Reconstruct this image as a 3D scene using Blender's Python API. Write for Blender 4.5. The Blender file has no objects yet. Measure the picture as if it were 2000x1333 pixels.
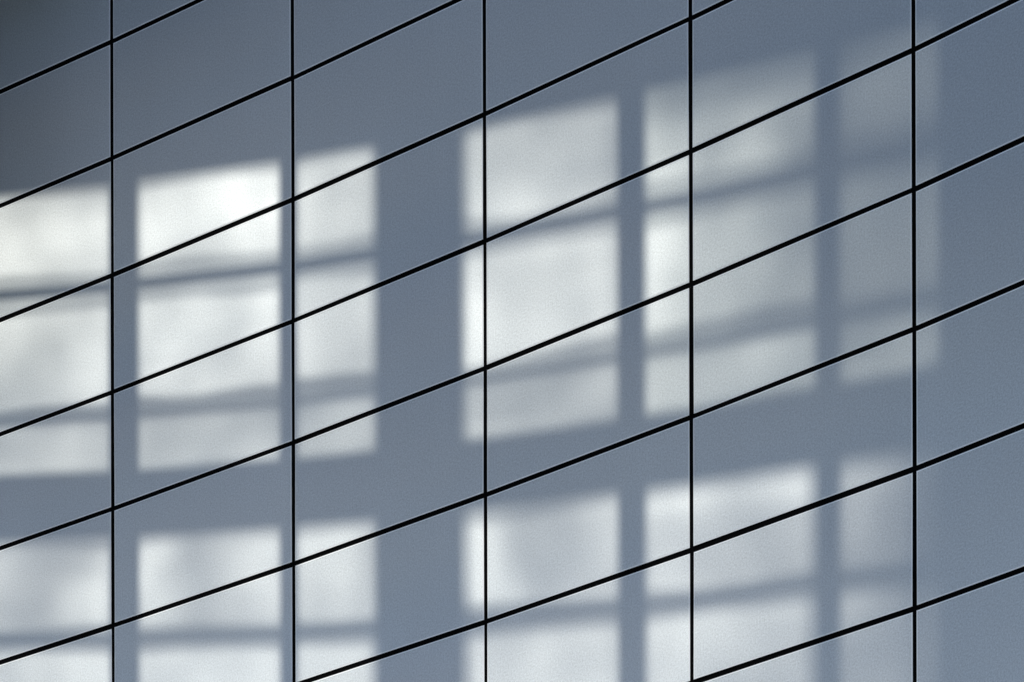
import bpy, math, random
from mathutils import Vector, noise as mnoise

random.seed(7)
scene = bpy.context.scene
R = math.radians

# ------------------------------------------------------------------ camera
GROUND_TO_EYE = 1.6
cam_d = bpy.data.cameras.new('camera')
cam = bpy.data.objects.new('camera', cam_d)
scene.collection.objects.link(cam)
cam.location = (0, 0, GROUND_TO_EYE)
cam.rotation_euler = (R(90), 0.00223, 0)
cam_d.sensor_width = 36.0
cam_d.lens = 126.0                       # 7000 px over a 2000 px wide picture
cam_d.shift_y = 3494.7 / 2000.0          # rising front: uprights stay upright
cam_d.clip_start = 0.1
cam_d.clip_end = 3000
scene.camera = cam

# ------------------------------------------------------------------ light
SUN_AZ, SUN_EL = 206.0, 35.0             # where the sun stands (from +X, anticlockwise)
world = bpy.data.worlds.new('World')
scene.world = world
world.use_nodes = True
wn = world.node_tree
bg = wn.nodes['Background']
sky = wn.nodes.new('ShaderNodeTexSky')
sky.sky_type = 'NISHITA'
sky.sun_disc = False
sky.sun_elevation = R(SUN_EL)
sky.sun_rotation = R(90.0 - SUN_AZ)
sky.altitude = 100
sky.air_density = 1.0
sky.dust_density = 0.6
sky.ozone_density = 2.5
wn.links.new(sky.outputs['Color'], bg.inputs['Color'])
bg.inputs['Strength'].default_value = 0.145

sun_d = bpy.data.lights.new('sun', 'SUN')
sun_d.energy = 2.4
sun_d.angle = R(0.68)
sun_d.color = (1.0, 0.963, 0.862)
sun = bpy.data.objects.new('sun', sun_d)
scene.collection.objects.link(sun)
sdir = Vector((math.cos(R(SUN_AZ)) * math.cos(R(SUN_EL)),
               math.sin(R(SUN_AZ)) * math.cos(R(SUN_EL)), math.sin(R(SUN_EL))))
sun.rotation_euler = sdir.to_track_quat('Z', 'Y').to_euler()
sun.location = sdir * 60

scene.view_settings.view_transform = 'Standard'
scene.view_settings.look = 'None'
scene.view_settings.exposure = 0.06
scene.view_settings.gamma = 1.0
scene.cycles.max_bounces = 6
scene.cycles.diffuse_bounces = 4
scene.cycles.transparent_max_bounces = 12
scene.cycles.sample_clamp_indirect = 4.0

# ------------------------------------------------------------------ helpers
C = scene.collection


def new_mat(name, color=(0.5, 0.5, 0.5), rough=0.5, metal=0.0, spec=0.5):
    m = bpy.data.materials.new(name)
    m.use_nodes = True
    b = m.node_tree.nodes['Principled BSDF']
    b.inputs['Base Color'].default_value = (*color, 1)
    b.inputs['Roughness'].default_value = rough
    b.inputs['Metallic'].default_value = metal
    b.inputs['Specular IOR Level'].default_value = spec
    return m


def mesh_obj(name, verts, faces, mats, parent=None, mat_idx=None):
    me = bpy.data.meshes.new(name)
    me.from_pydata([tuple(v) for v in verts], [], faces)
    for m in (mats if isinstance(mats, (list, tuple)) else [mats]):
        me.materials.append(m)
    if mat_idx:
        for p, i in zip(me.polygons, mat_idx):
            p.material_index = i
    me.update()
    o = bpy.data.objects.new(name, me)
    C.objects.link(o)
    if parent is not None:
        o.parent = parent
    return o


def empty(name, loc=(0, 0, 0)):
    o = bpy.data.objects.new(name, None)
    o.empty_display_size = 0.5
    o.location = loc
    C.objects.link(o)
    return o


def tag(o, label, cat=None, group=None):
    o['label'] = label
    if cat:
        o['category'] = cat
    if group:
        o['group'] = group
    return o


# ------------------------------------------------------------------ materials
def panel_material():
    m = new_mat('pale_coated_metal', rough=0.40, metal=0.3, spec=0.5)
    nt = m.node_tree
    N, L = nt.nodes, nt.links
    b = N['Principled BSDF']
    tc = N.new('ShaderNodeTexCoord')
    # speckle of the metallic coating
    fine = N.new('ShaderNodeTexNoise')
    fine.inputs['Scale'].default_value = 60
    fine.inputs['Detail'].default_value = 3
    fine.inputs['Roughness'].default_value = 0.8
    L.new(tc.outputs['Object'], fine.inputs['Vector'])
    r1 = N.new('ShaderNodeMapRange')
    r1.inputs[1].default_value = 0.25; r1.inputs[2].default_value = 0.75
    r1.inputs[3].default_value = 0.70; r1.inputs[4].default_value = 1.30
    L.new(fine.outputs['Fac'], r1.inputs[0])
    # faint rain streaks and dust, longer than wide
    mp = N.new('ShaderNodeMapping')
    mp.inputs['Scale'].default_value = (1.3, 1.3, 0.45)
    L.new(tc.outputs['Object'], mp.inputs['Vector'])
    dust = N.new('ShaderNodeTexNoise')
    dust.inputs['Scale'].default_value = 0.9
    dust.inputs['Detail'].default_value = 5
    L.new(mp.outputs['Vector'], dust.inputs['Vector'])
    r2 = N.new('ShaderNodeMapRange')
    r2.inputs[1].default_value = 0.3; r2.inputs[2].default_value = 0.7
    r2.inputs[3].default_value = 0.965; r2.inputs[4].default_value = 1.025
    L.new(dust.outputs['Fac'], r2.inputs[0])
    # each panel a hair lighter or darker than its neighbours
    oi = N.new('ShaderNodeObjectInfo')
    r3 = N.new('ShaderNodeMapRange')
    r3.inputs[3].default_value = 0.975; r3.inputs[4].default_value = 1.02
    L.new(oi.outputs['Random'], r3.inputs[0])
    m1 = N.new('ShaderNodeMath'); m1.operation = 'MULTIPLY'
    m2 = N.new('ShaderNodeMath'); m2.operation = 'MULTIPLY'
    L.new(r1.outputs[0], m1.inputs[0]); L.new(r2.outputs[0], m1.inputs[1])
    L.new(m1.outputs[0], m2.inputs[0]); L.new(r3.outputs[0], m2.inputs[1])
    mix = N.new('ShaderNodeVectorMath'); mix.operation = 'SCALE'
    mix.inputs[0].default_value = (0.604, 0.640, 0.662)
    L.new(m2.outputs[0], mix.inputs['Scale'])
    L.new(mix.outputs[0], b.inputs['Base Color'])
    bump = N.new('ShaderNodeBump')
    bump.inputs['Strength'].default_value = 0.06
    bump.inputs['Distance'].default_value = 0.002
    L.new(fine.outputs['Fac'], bump.inputs['Height'])
    L.new(bump.outputs[0], b.inputs['Normal'])
    return m


M_PANEL = panel_material()
M_RIM = new_mat('halo_white_rim', (0.96, 0.97, 0.97), rough=0.5, spec=0.6)  # paler than the panels, paints a bright halo line along the joints
M_BLACK = new_mat('black_rubber', (0.0018, 0.0018, 0.0022), rough=0.9, spec=0.05)
M_BODY = new_mat('dark_substructure', (0.010, 0.024, 0.024), rough=0.8, spec=0.2)
M_FRAME = new_mat('window_frame_paint', (0.16, 0.17, 0.18), rough=0.5)


def render_material(name, col, scale=3.0):
    m = new_mat(name, col, rough=0.85, spec=0.3)
    N, L = m.node_tree.nodes, m.node_tree.links
    tc = N.new('ShaderNodeTexCoord')
    n = N.new('ShaderNodeTexNoise')
    n.inputs['Scale'].default_value = scale
    n.inputs['Detail'].default_value = 8
    L.new(tc.outputs['Object'], n.inputs['Vector'])
    r = N.new('ShaderNodeMapRange')
    r.inputs[3].default_value = 0.8; r.inputs[4].default_value = 1.2
    L.new(n.outputs['Fac'], r.inputs[0])
    s = N.new('ShaderNodeVectorMath'); s.operation = 'SCALE'
    s.inputs[0].default_value = col
    L.new(r.outputs[0], s.inputs['Scale'])
    L.new(s.outputs[0], N['Principled BSDF'].inputs['Base Color'])
    return m


M_WALL = render_material('grey_render', (0.20, 0.22, 0.245))
M_DARKWALL = render_material('dark_render', (0.10, 0.10, 0.10))
M_DARKGLASS = new_mat('dark_window_glass', (0.02, 0.025, 0.03), rough=0.08, spec=0.5)
M_PALE = render_material('bounce_white', (0.84, 0.84, 0.86))
M_GROUND = render_material('paving', (0.20, 0.21, 0.22), 1.5)


def glass_material():
    """Gobo glazing: patch brightness is painted into its transparency."""
    m = bpy.data.materials.new('patch_tone_glass')
    m.use_nodes = True
    N, L = m.node_tree.nodes, m.node_tree.links
    N.clear()
    out = N.new('ShaderNodeOutputMaterial')
    at = N.new('ShaderNodeAttribute'); at.attribute_name = 'patch_tone'
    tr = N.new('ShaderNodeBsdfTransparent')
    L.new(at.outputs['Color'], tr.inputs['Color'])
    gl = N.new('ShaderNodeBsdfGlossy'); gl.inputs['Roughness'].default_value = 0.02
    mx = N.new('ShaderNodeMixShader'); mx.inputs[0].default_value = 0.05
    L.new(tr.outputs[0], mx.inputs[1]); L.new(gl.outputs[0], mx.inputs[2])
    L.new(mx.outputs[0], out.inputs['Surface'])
    return m


M_GLASS = glass_material()

# ------------------------------------------------------------------ ground
g = mesh_obj('ground', [(-900, -900, 0), (900, -900, 0), (900, 900, 0), (-900, 900, 0)],
             [(0, 1, 2, 3)], M_GROUND)
g['kind'] = 'structure'

# ------------------------------------------------------------------ the clad building
PW, PH = 2.4165, 1.2                      # panel width and height
TOP0 = 23.067                             # height of joint number 0
ANG = {0: -35.334, 1: -36.452, 2: -38.014, 3: -39.287, 4: -40.549, 5: -43.140}
P = {1: Vector((-4.0655, 36.8185))}       # joint lines in plan; facet k runs from P[k] to P[k+1]


def ang(k):
    if k < 0: return ANG[0] + 1.35 * (-k)
    if k > 5: return ANG[5] - 1.35 * (k - 5)
    return ANG[k]


def along(k):
    return Vector((math.cos(R(ang(k))), math.sin(R(ang(k)))))


K0, K1 = -5, 9                            # facets K0 .. K1-1
for k in range(1, K1):
    P[k + 1] = P[k] + PW * along(k)
for k in range(0, K0 - 1, -1):
    P[k] = P[k + 1] - PW * along(k)
J0, J1 = -3, 19                           # rows of panels J0 .. J1-1
Z = lambda j: TOP0 - PH * j

bld = empty('metal_clad_building', (P[3].x, P[3].y, 0))
tag(bld, 'curved grey metal panel facade with black joints, sunlit in soft window-shaped patches',
    'building')
BO = Vector((P[3].x, P[3].y, 0))

VG, HG = 0.0215, 0.0245                     # half widths of the joints
RIM, CH, DEP = 0.013, 0.0022, 0.030       # bright rim, its fall, panel depth


def panel_geo(k, j):
    """One tray panel in its own coordinates: x along, y outward, z up, origin at centre."""
    w, h = PW / 2 - VG, PH / 2 - HG
    v, f, mi = [], [], []
    # slightly oil-canned face
    nx, nz = 10, 6
    iw, ih = w - RIM, h - RIM
    a1, a2 = random.uniform(-1, 1) * 0.0010, random.uniform(-1, 1) * 0.0008
    for a in range(nx + 1):
        for c in range(nz + 1):
            s, t = a / nx * 2 - 1, c / nz * 2 - 1
            e = (1 - s * s) * (1 - t * t)
            v.append((s * iw, e * (a1 + a2 * math.sin(2.2 * s + 1.3 * t)), t * ih))
    idx = lambda a, c: a * (nz + 1) + c
    for a in range(nx):
        for c in range(nz):
            f.append((idx(a, c), idx(a, c + 1), idx(a + 1, c + 1), idx(a + 1, c))); mi.append(0)
    ring_i = ([idx(a, 0) for a in range(nx)] + [idx(nx, c) for c in range(nz)] +
              [idx(a, nz) for a in range(nx, 0, -1)] + [idx(0, c) for c in range(nz, 0, -1)])
    n = len(ring_i)
    o0 = len(v)
    v += [v[i] for i in ring_i]           # own vertices: the rim does not bend the face's shading
    o1 = len(v)
    for i in ring_i:
        x, y, z = v[i]
        v.append((x * w / iw, -CH, z * h / ih))
    o2 = len(v)
    for i in range(n):
        x, y, z = v[o1 + i]
        v.append((x, -DEP, z))
    for i in range(n):
        q = (i + 1) % n
        f.append((o0 + q, o1 + q, o1 + i, o0 + i)); mi.append(1)
        f.append((o1 + q, o2 + q, o2 + i, o1 + i)); mi.append(2)
    return v, f, mi


def facet_frame(k, j):
    d = along(k)
    nrm = Vector((d.y, -d.x))             # outwards, towards the viewer
    mid = (P[k] + P[k + 1]) / 2
    return d, nrm, Vector((mid.x, mid.y, (Z(j) + Z(j + 1)) / 2))


STUFF_V, STUFF_F, STUFF_M = [], [], []
IND_K, IND_J = range(-1, 8), range(-2, 9)
for k in range(K0, K1):
    for j in range(J0, J1):
        d, nrm, c = facet_frame(k, j)
        v, f, mi = panel_geo(k, j)
        if k in IND_K and j in IND_J:
            o = mesh_obj('cladding_panel', v, f, [M_PANEL, M_RIM, M_BLACK], bld, mi)
            o.data.polygons.foreach_set('use_smooth', [m == 0 for m in mi])
            o.location = c - BO + Vector((d.x, d.y, 0)) * random.gauss(0, .0012) + Vector((0, 0, random.gauss(0, .0012)))
            # local x -> d, local y -> nrm ; right handed: x=-d so use rotation about z
            o.rotation_euler = (R(random.gauss(0, .10)), R(random.gauss(0, .012)),
                                math.atan2(d.y, d.x) + R(random.gauss(0, .09)))
            o.scale = (1, -1, 1)
        else:
            base = len(STUFF_V)
            for x, y, z in v:
                STUFF_V.append((c.x - BO.x + d.x * x + nrm.x * y, c.y - BO.y + d.y * x + nrm.y * y, c.z + z))
            STUFF_F += [tuple(base + i for i in ff) for ff in f]
            STUFF_M += mi
st = mesh_obj('cladding', STUFF_V, STUFF_F, [M_PANEL, M_RIM, M_BLACK], bld, STUFF_M)
st['kind'] = 'stuff'

REC = 0.012                               # how deep the joint filler sits


def offset_pt(k, dist):
    """joint line k moved outward by dist"""
    a = along(k if k < K1 else K1 - 1); b = along(k - 1 if k > K0 else K0)
    t = (a + b).normalized()
    n_ = Vector((t.y, -t.x))
    return P[k] + n_ * dist - Vector((BO.x, BO.y)), t


for k in range(K0, K1 + 1):               # upright joint fillers
    p, t = offset_pt(k, -REC)
    q, _ = offset_pt(k, -DEP - 0.01)
    hw = VG + 0.004
    ps = [p - t * hw, p + t * hw, q + t * hw, q - t * hw]
    v = [(a.x, a.y, Z(J0)) for a in ps] + [(a.x, a.y, Z(J1)) for a in ps]
    mesh_obj('vertical_joint', v, [(0, 1, 5, 4), (1, 2, 6, 5), (2, 3, 7, 6), (3, 0, 4, 7), (0, 3, 2, 1), (4, 5, 6, 7)],
             M_BLACK, bld)
for j in range(J0, J1 + 1):               # level joint fillers, following the curve
    v, f = [], []
    hh = HG + 0.004
    for k in range(K0, K1 + 1):
        p, _ = offset_pt(k, -REC - 0.004)
        q, _ = offset_pt(k, -DEP - 0.008)
        v += [(p.x, p.y, Z(j) + hh), (p.x, p.y, Z(j) - hh), (q.x, q.y, Z(j) - hh), (q.x, q.y, Z(j) + hh)]
    n = K1 - K0
    for i in range(n):
        a, b = i * 4, i * 4 + 4
        for e in range(4):
            f.append((a + e, b + e, b + (e + 1) % 4, a + (e + 1) % 4))
    f += [(0, 1, 2, 3), (n * 4 + 3, n * 4 + 2, n * 4 + 1, n * 4)]
    mesh_obj('horizontal_joint', v, f, M_BLACK, bld)

# core of the building behind the trays
v, f = [], []
front = [offset_pt(k, -DEP - 0.012)[0] for k in range(K0, K1 + 1)]
dd = Vector((0.62, 0.78)) * 14
back = [front[-1] + dd, front[0] + dd]
ring = front + back
n = len(ring)
zt, zb = Z(J0) + 0.02, 0.0
v = [(a.x, a.y, zb) for a in ring] + [(a.x, a.y, zt) for a in ring]
f = [(i, (i + 1) % n, n + (i + 1) % n, n + i) for i in range(n)] + [tuple(range(n, 2 * n)), tuple(range(n - 1, -1, -1))]
mesh_obj('core_wall', v, f, M_BODY, bld)
# coping along the roof edge
v, f = [], []
for k in range(K0, K1 + 1):
    p, _ = offset_pt(k, 0.06); q, _ = offset_pt(k, -0.5)
    v += [(p.x, p.y, zt + 0.18), (p.x, p.y, zt + 0.002), (q.x, q.y, zt + 0.002), (q.x, q.y, zt + 0.18)]
n = K1 - K0
for i in range(n):
    a, b = i * 4, i * 4 + 4
    for e in range(4):
        f.append((a + e, b + e, b + (e + 1) % 4, a + (e + 1) % 4))
f += [(0, 1, 2, 3), (n * 4 + 3, n * 4 + 2, n * 4 + 1, n * 4)]
mesh_obj('coping', v, f, M_RIM, bld)

# added dark louvred box, unseen at upper left, to darken the facade's corner
def corner_blocker():
    d = along(-2); nrm = Vector((d.y, -d.x))
    e = P[0] - d * 1.0
    v, f = [], []
    z0, z1, dep, L = 21.9, zt + 0.4, 2.55, 6.5
    def bx(a0, a1, b0, b1, za, zb):
        b = len(v)
        for zz in (za, zb):
            for (a, c) in ((a0, b0), (a1, b0), (a1, b1), (a0, b1)):
                q = e - d * a + nrm * c
                v.append((q.x - BO.x, q.y - BO.y, zz))
        f.extend(tuple(b + i for i in q) for q in
                 ((0, 3, 2, 1), (4, 5, 6, 7), (0, 1, 5, 4), (1, 2, 6, 5), (2, 3, 7, 6), (3, 0, 4, 7)))
    bx(0, L, 0.03, dep, z0, z1)
    n_ = 22
    for i in range(n_):                    # louvre blades on the front and side of the added box
        zz = z0 + 0.1 + (z1 - z0 - 0.2) * i / n_
        bx(-0.03, L, dep - 0.02, dep + 0.06, zz, zz + 0.07)
    bx(-3.3, -0.04, 0.03, 2.5, 24.75, z1)  # added overhang above the frame, deepens the corner shade
    mesh_obj('corner_shade_box', v, f, M_BODY, bld)


corner_blocker()


# added pale slab, unseen below the frame, bounces light onto the lower facade
def bounce_slab():
    v, f = [], []
    for k in range(-3, 5):
        p, _ = offset_pt(k, 0.02); q, _ = offset_pt(k, 2.6)
        v += [(p.x, p.y, 13.6), (p.x, p.y, 13.4), (q.x, q.y, 13.3), (q.x, q.y, 13.5)]
    n = 7
    for i in range(n):
        a, b = i * 4, i * 4 + 4
        for e in range(4):
            f.append((a + e, b + e, b + (e + 1) % 4, a + (e + 1) % 4))
    f.extend([(0, 1, 2, 3), (n * 4 + 3, n * 4 + 2, n * 4 + 1, n * 4)])
    mesh_obj('bounce_slab', v, f, M_PALE, bld)


bounce_slab()

# ------------------------------------------------------------------ added gobo wall opposite
# Unseen stand-in: its openings cut the sun into window-shaped patches on the cladding.
GA = -55.0
GO = Vector((-8.0, 29.7, 0))
gx = Vector((math.cos(R(GA)), math.sin(R(GA)), 0))
gn = Vector((-gx.y, gx.x, 0)) * -1        # towards the sun
screen = empty('gobo_wall', GO)
screen.rotation_euler = (0, 0, R(GA))     # local x along the wall
tag(screen, 'added unseen gobo wall with three-part windows, shaping sun into patches on the facade', 'wall')

STOREY = 3.625
TOPS = [26.785 - STOREY * i for i in range(7)]
U0, U1 = -13.2, 6.1
ROOF = 30.2
WINS = [(-12.01, -7.26), (-6.32, -1.575), (-0.63, 4.36)]
WH = 2.96                                 # height of a window
WT = 0.05                                 # thickness of the wall sheet


def add_box(v, f, x0, x1, y0, y1, z0, z1):
    b = len(v)
    v += [(x0, y0, z0), (x1, y0, z0), (x1, y1, z0), (x0, y1, z0), (x0, y0, z1), (x1, y0, z1), (x1, y1, z1), (x0, y1, z1)]
    f += [tuple(b + i for i in q) for q in
          ((0, 3, 2, 1), (4, 5, 6, 7), (0, 1, 5, 4), (1, 2, 6, 5), (2, 3, 7, 6), (3, 0, 4, 7))]


# solid parts of the gobo: spandrels across the full width, piers between the windows
v, f = [], []
zc = ROOF
for i, t in enumerate(TOPS):
    add_box(v, f, U0, U1, -WT / 2, WT / 2, t + 0.022, zc)
    xs = [U0] + [x for w in WINS for x in w] + [U1]
    for a in range(0, len(xs), 2):
        add_box(v, f, xs[a], xs[a + 1], -WT / 2, WT / 2, t - WH - (0.022 if i == 0 else 0), t + 0.022)
    zc = t - WH - (0.022 if i == 0 else 0)
add_box(v, f, U0, U1, -WT / 2, WT / 2, 0, zc)
add_box(v, f, U1 + 0.001, U1 + 5.5, -WT / 2 + 0.003, WT / 2 - 0.003, 18.0, ROOF - 0.3)   # added upper arm, cuts sky light on the facade's right
mesh_obj('wall', v, f, M_WALL, screen)

# pane columns of a window, measured from its left edge, and pane rows from its top
COLS_A = [(0.0, 1.55), (1.90, 3.605), (3.79, 4.745)]
COLS_B = [(0.0, 1.72), (2.01, 3.775), (4.005, 4.99)]
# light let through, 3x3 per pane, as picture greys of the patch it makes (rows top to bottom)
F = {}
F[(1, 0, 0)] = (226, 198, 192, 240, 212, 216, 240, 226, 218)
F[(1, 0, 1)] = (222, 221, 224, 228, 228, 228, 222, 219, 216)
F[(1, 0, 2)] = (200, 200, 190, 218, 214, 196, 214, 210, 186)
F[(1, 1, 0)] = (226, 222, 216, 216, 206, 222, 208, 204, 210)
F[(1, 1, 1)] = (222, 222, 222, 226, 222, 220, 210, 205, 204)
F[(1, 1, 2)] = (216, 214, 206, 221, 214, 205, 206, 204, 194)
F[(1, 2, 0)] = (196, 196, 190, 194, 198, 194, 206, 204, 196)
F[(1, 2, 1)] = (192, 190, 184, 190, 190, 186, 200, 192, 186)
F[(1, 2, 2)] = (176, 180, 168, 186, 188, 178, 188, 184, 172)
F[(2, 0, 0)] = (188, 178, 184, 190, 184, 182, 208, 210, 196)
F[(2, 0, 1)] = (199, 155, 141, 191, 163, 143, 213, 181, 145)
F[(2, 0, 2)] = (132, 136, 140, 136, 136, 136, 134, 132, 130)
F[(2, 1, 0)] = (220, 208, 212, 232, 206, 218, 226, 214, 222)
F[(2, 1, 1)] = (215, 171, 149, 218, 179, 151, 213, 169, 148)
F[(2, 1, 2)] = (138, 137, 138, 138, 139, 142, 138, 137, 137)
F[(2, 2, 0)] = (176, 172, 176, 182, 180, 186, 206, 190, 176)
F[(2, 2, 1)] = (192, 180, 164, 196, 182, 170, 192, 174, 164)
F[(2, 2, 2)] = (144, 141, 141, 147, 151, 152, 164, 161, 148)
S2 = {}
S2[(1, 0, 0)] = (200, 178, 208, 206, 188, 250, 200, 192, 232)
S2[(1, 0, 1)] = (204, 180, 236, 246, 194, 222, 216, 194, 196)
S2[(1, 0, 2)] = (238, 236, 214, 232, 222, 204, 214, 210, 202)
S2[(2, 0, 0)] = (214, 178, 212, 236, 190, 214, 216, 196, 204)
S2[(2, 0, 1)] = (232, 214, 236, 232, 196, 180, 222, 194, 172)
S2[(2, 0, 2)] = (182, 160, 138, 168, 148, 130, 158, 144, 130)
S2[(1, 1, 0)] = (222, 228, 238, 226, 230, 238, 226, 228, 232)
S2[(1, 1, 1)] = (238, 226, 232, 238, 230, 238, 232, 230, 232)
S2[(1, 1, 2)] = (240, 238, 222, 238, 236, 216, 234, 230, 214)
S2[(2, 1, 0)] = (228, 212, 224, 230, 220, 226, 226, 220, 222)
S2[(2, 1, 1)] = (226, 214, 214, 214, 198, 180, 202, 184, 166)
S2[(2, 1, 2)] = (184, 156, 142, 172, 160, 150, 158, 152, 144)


def lin(c):
    c /= 255.0
    return ((c + 0.055) / 1.055) ** 2.4 if c > 0.04 else c / 12.92


AMB, TOPL = 0.195, lin(237)


def smooth(x):
    x = max(0.0, min(1.0, x))
    return x * x * (3 - 2 * x)


def pane(x0, x1, z0, z1, vals, tint, parent, seed, ghost):
    """Glass sheet with a light patch painted into its tint; ghost = dimmed strips for doubled edges (left, right, bottom, top)."""
    nx = max(2, int((x1 - x0) / 0.022)); nz = max(2, int((z1 - z0) / 0.022))
    v, f, col = [], [], []
    T9 = [max(0.0, (lin(a) - AMB) / (TOPL - AMB)) for a in vals]

    def q3(a, b, c, s):
        return a + (b - a) * smooth(s * 2) if s < 0.5 else b + (c - b) * smooth(s * 2 - 1)
    for a in range(nx + 1):
        for b in range(nz + 1):
            s, t = a / nx, b / nz
            x, z = x0 + (x1 - x0) * s, z0 + (z1 - z0) * t
            # noise bends the sample point so the painted patch looks uneven
            wx = 0.16 * mnoise.noise(Vector((x * 1.5, z * 1.5, seed)))
            wz = 0.16 * mnoise.noise(Vector((x * 1.5, z * 1.5, seed + 40)))
            ss, tt = min(1, max(0, s + wx)), min(1, max(0, t + wz))
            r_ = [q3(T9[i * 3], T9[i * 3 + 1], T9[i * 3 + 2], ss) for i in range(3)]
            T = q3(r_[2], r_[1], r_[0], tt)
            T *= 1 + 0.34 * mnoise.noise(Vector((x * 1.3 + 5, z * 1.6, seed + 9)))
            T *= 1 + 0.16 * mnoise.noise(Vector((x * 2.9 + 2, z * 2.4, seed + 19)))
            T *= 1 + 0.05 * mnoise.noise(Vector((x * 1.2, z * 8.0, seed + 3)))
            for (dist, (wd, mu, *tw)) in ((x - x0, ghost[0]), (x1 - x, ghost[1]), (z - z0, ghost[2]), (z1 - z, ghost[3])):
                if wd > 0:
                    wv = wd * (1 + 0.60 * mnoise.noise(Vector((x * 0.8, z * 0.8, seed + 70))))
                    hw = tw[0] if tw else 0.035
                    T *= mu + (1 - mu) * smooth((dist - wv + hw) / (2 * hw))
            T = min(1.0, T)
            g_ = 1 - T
            v.append((x, 0, z)); kr, kg, kb = tint                # dimmer parts of the painted patch take more hue
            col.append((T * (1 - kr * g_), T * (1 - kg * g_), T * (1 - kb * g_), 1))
    for a in range(nx):
        for b in range(nz):
            i = a * (nz + 1) + b
            f.append((i, i + nz + 1, i + nz + 2, i + 1))
    o = mesh_obj('pane', v, f, M_GLASS, parent)
    ca = o.data.color_attributes.new('patch_tone', 'FLOAT_COLOR', 'POINT')
    ca.data.foreach_set('color', [c for cc in col for c in cc])
    return o


FT = 0.012                                # frame stands this far proud of the wall's middle
for wi, (a0, a1) in enumerate(WINS):
    cols = COLS_B if wi == 2 else COLS_A
    for si, t in enumerate(TOPS):
        # gobo frame bars: mullions between the pane columns, transoms between the rows
        lo = t - 2.395 if wi < 2 else t - 2.375
        if si == 0:
            rows = [(t - 1.005, t + 0.02), (lo, t - 1.105), (t - WH - 0.02, t - 2.415)]
            gh_rows = [((0.15, .50), (0.10, .42)), ((0.19, .24) if wi < 2 else (0.17, .36), (0.15, .50)),
                       ((0.06, .5), (0.05, .6))]
        else:
            rows = [(t - 1.030, t + 0.02), (lo, t - 1.090), (t - WH, t - 2.415)]
            gh_rows = [((0.10, .36), (0.12, .42, .06)), ((0.15, .30), (0.11, .34)), ((0.06, .6), (0.07, .6))]
        v, f = [], []
        for q in range(len(cols) - 1):
            add_box(v, f, a0 + cols[q][1], a0 + cols[q + 1][0], -FT, FT, t - WH - 0.015, t + 0.018)
        for q in range(2):
            for (c0, c1) in cols:
                add_box(v, f, a0 + c0, a0 + c1, -FT + 0.002, FT - 0.002, rows[q + 1][1], rows[q][0])
        win = mesh_obj('gobo_window', v, f, M_FRAME, screen)
        for ci, (c0, c1) in enumerate(cols):
            for ri, (z0, z1) in enumerate(rows):
                key = (wi, ri, ci)
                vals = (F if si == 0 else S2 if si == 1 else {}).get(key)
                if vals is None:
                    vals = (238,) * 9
                gl, gr = (0.05, .55), (0.05, .55)
                if wi == 1 and ci == 2: gr = (0.085, .50)
                if wi == 1 and ci == 1: gr = (0.05, .80)
                if wi == 1 and ci == 0: gr = (0.07, .85)
                if wi == 2 and ci == 0: gl, gr = (0.085, .38), (0.10, .85)
                if wi == 2 and ci == 1: gl, gr = (0.03, .6), (0.05, .7)
                if wi == 2 and ci == 1 and si == 1: gr = (0.10, .55)
                gb, gt = gh_rows[ri]
                if wi == 2 and si == 0 and ri == 0 and ci > 0:
                    gt = (0.26, .35, .20)  # painted light patch fades towards the head of these two panes
                if wi == 2 and ci == 2:
                    gr = (0.07, .75, .07)
                if wi == 2 and ci == 2 and si == 1:
                    gl, gr = (0.04, .6, .03), (0.34, .40, .28)
                tint = ((0.03, 0.0, 0.05) if ci > 0 and wi == 2 else (0.01, 0.0, 0.01)) if si == 0 else (0.0, 0.008, 0.0)
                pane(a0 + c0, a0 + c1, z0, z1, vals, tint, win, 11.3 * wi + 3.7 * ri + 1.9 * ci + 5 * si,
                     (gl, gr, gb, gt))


# ------------------------------------------------------------------ added unseen block to the right, cuts sky light on the facade
blk = empty('sky_blocker', (17.0, 17.0, 0))
blk.rotation_euler = (0, 0, R(-52))
tag(blk, 'added dark grey block with window bands, unseen at right, cutting sky light on the facade', 'building')
v, f = [], []
zb = 0.0
for i in range(8):
    add_box(v, f, -9, 9, 0, 10, zb, zb + 1.5)
    for q in range(8):
        add_box(v, f, -9 + q * 2.534, -9 + q * 2.534 + 0.26, 0.02, 0.5, zb + 1.5, zb + 3.4)
    add_box(v, f, -8.9, 8.9, 0.6, 9.9, zb + 1.5, zb + 3.4)
    zb += 3.4
add_box(v, f, -9, 9, 0, 10, zb, zb + 1.0)
mesh_obj('wall', v, f, M_DARKWALL, blk)
for i in range(8):
    v, f = [], []
    for q in range(7):
        add_box(v, f, -9 + q * 2.534 + 0.27, -9 + (q + 1) * 2.534 - 0.01, 0.20, 0.24, i * 3.4 + 1.505, i * 3.4 + 3.395)
    mesh_obj('gobo_window', v, f, M_DARKGLASS, blk)
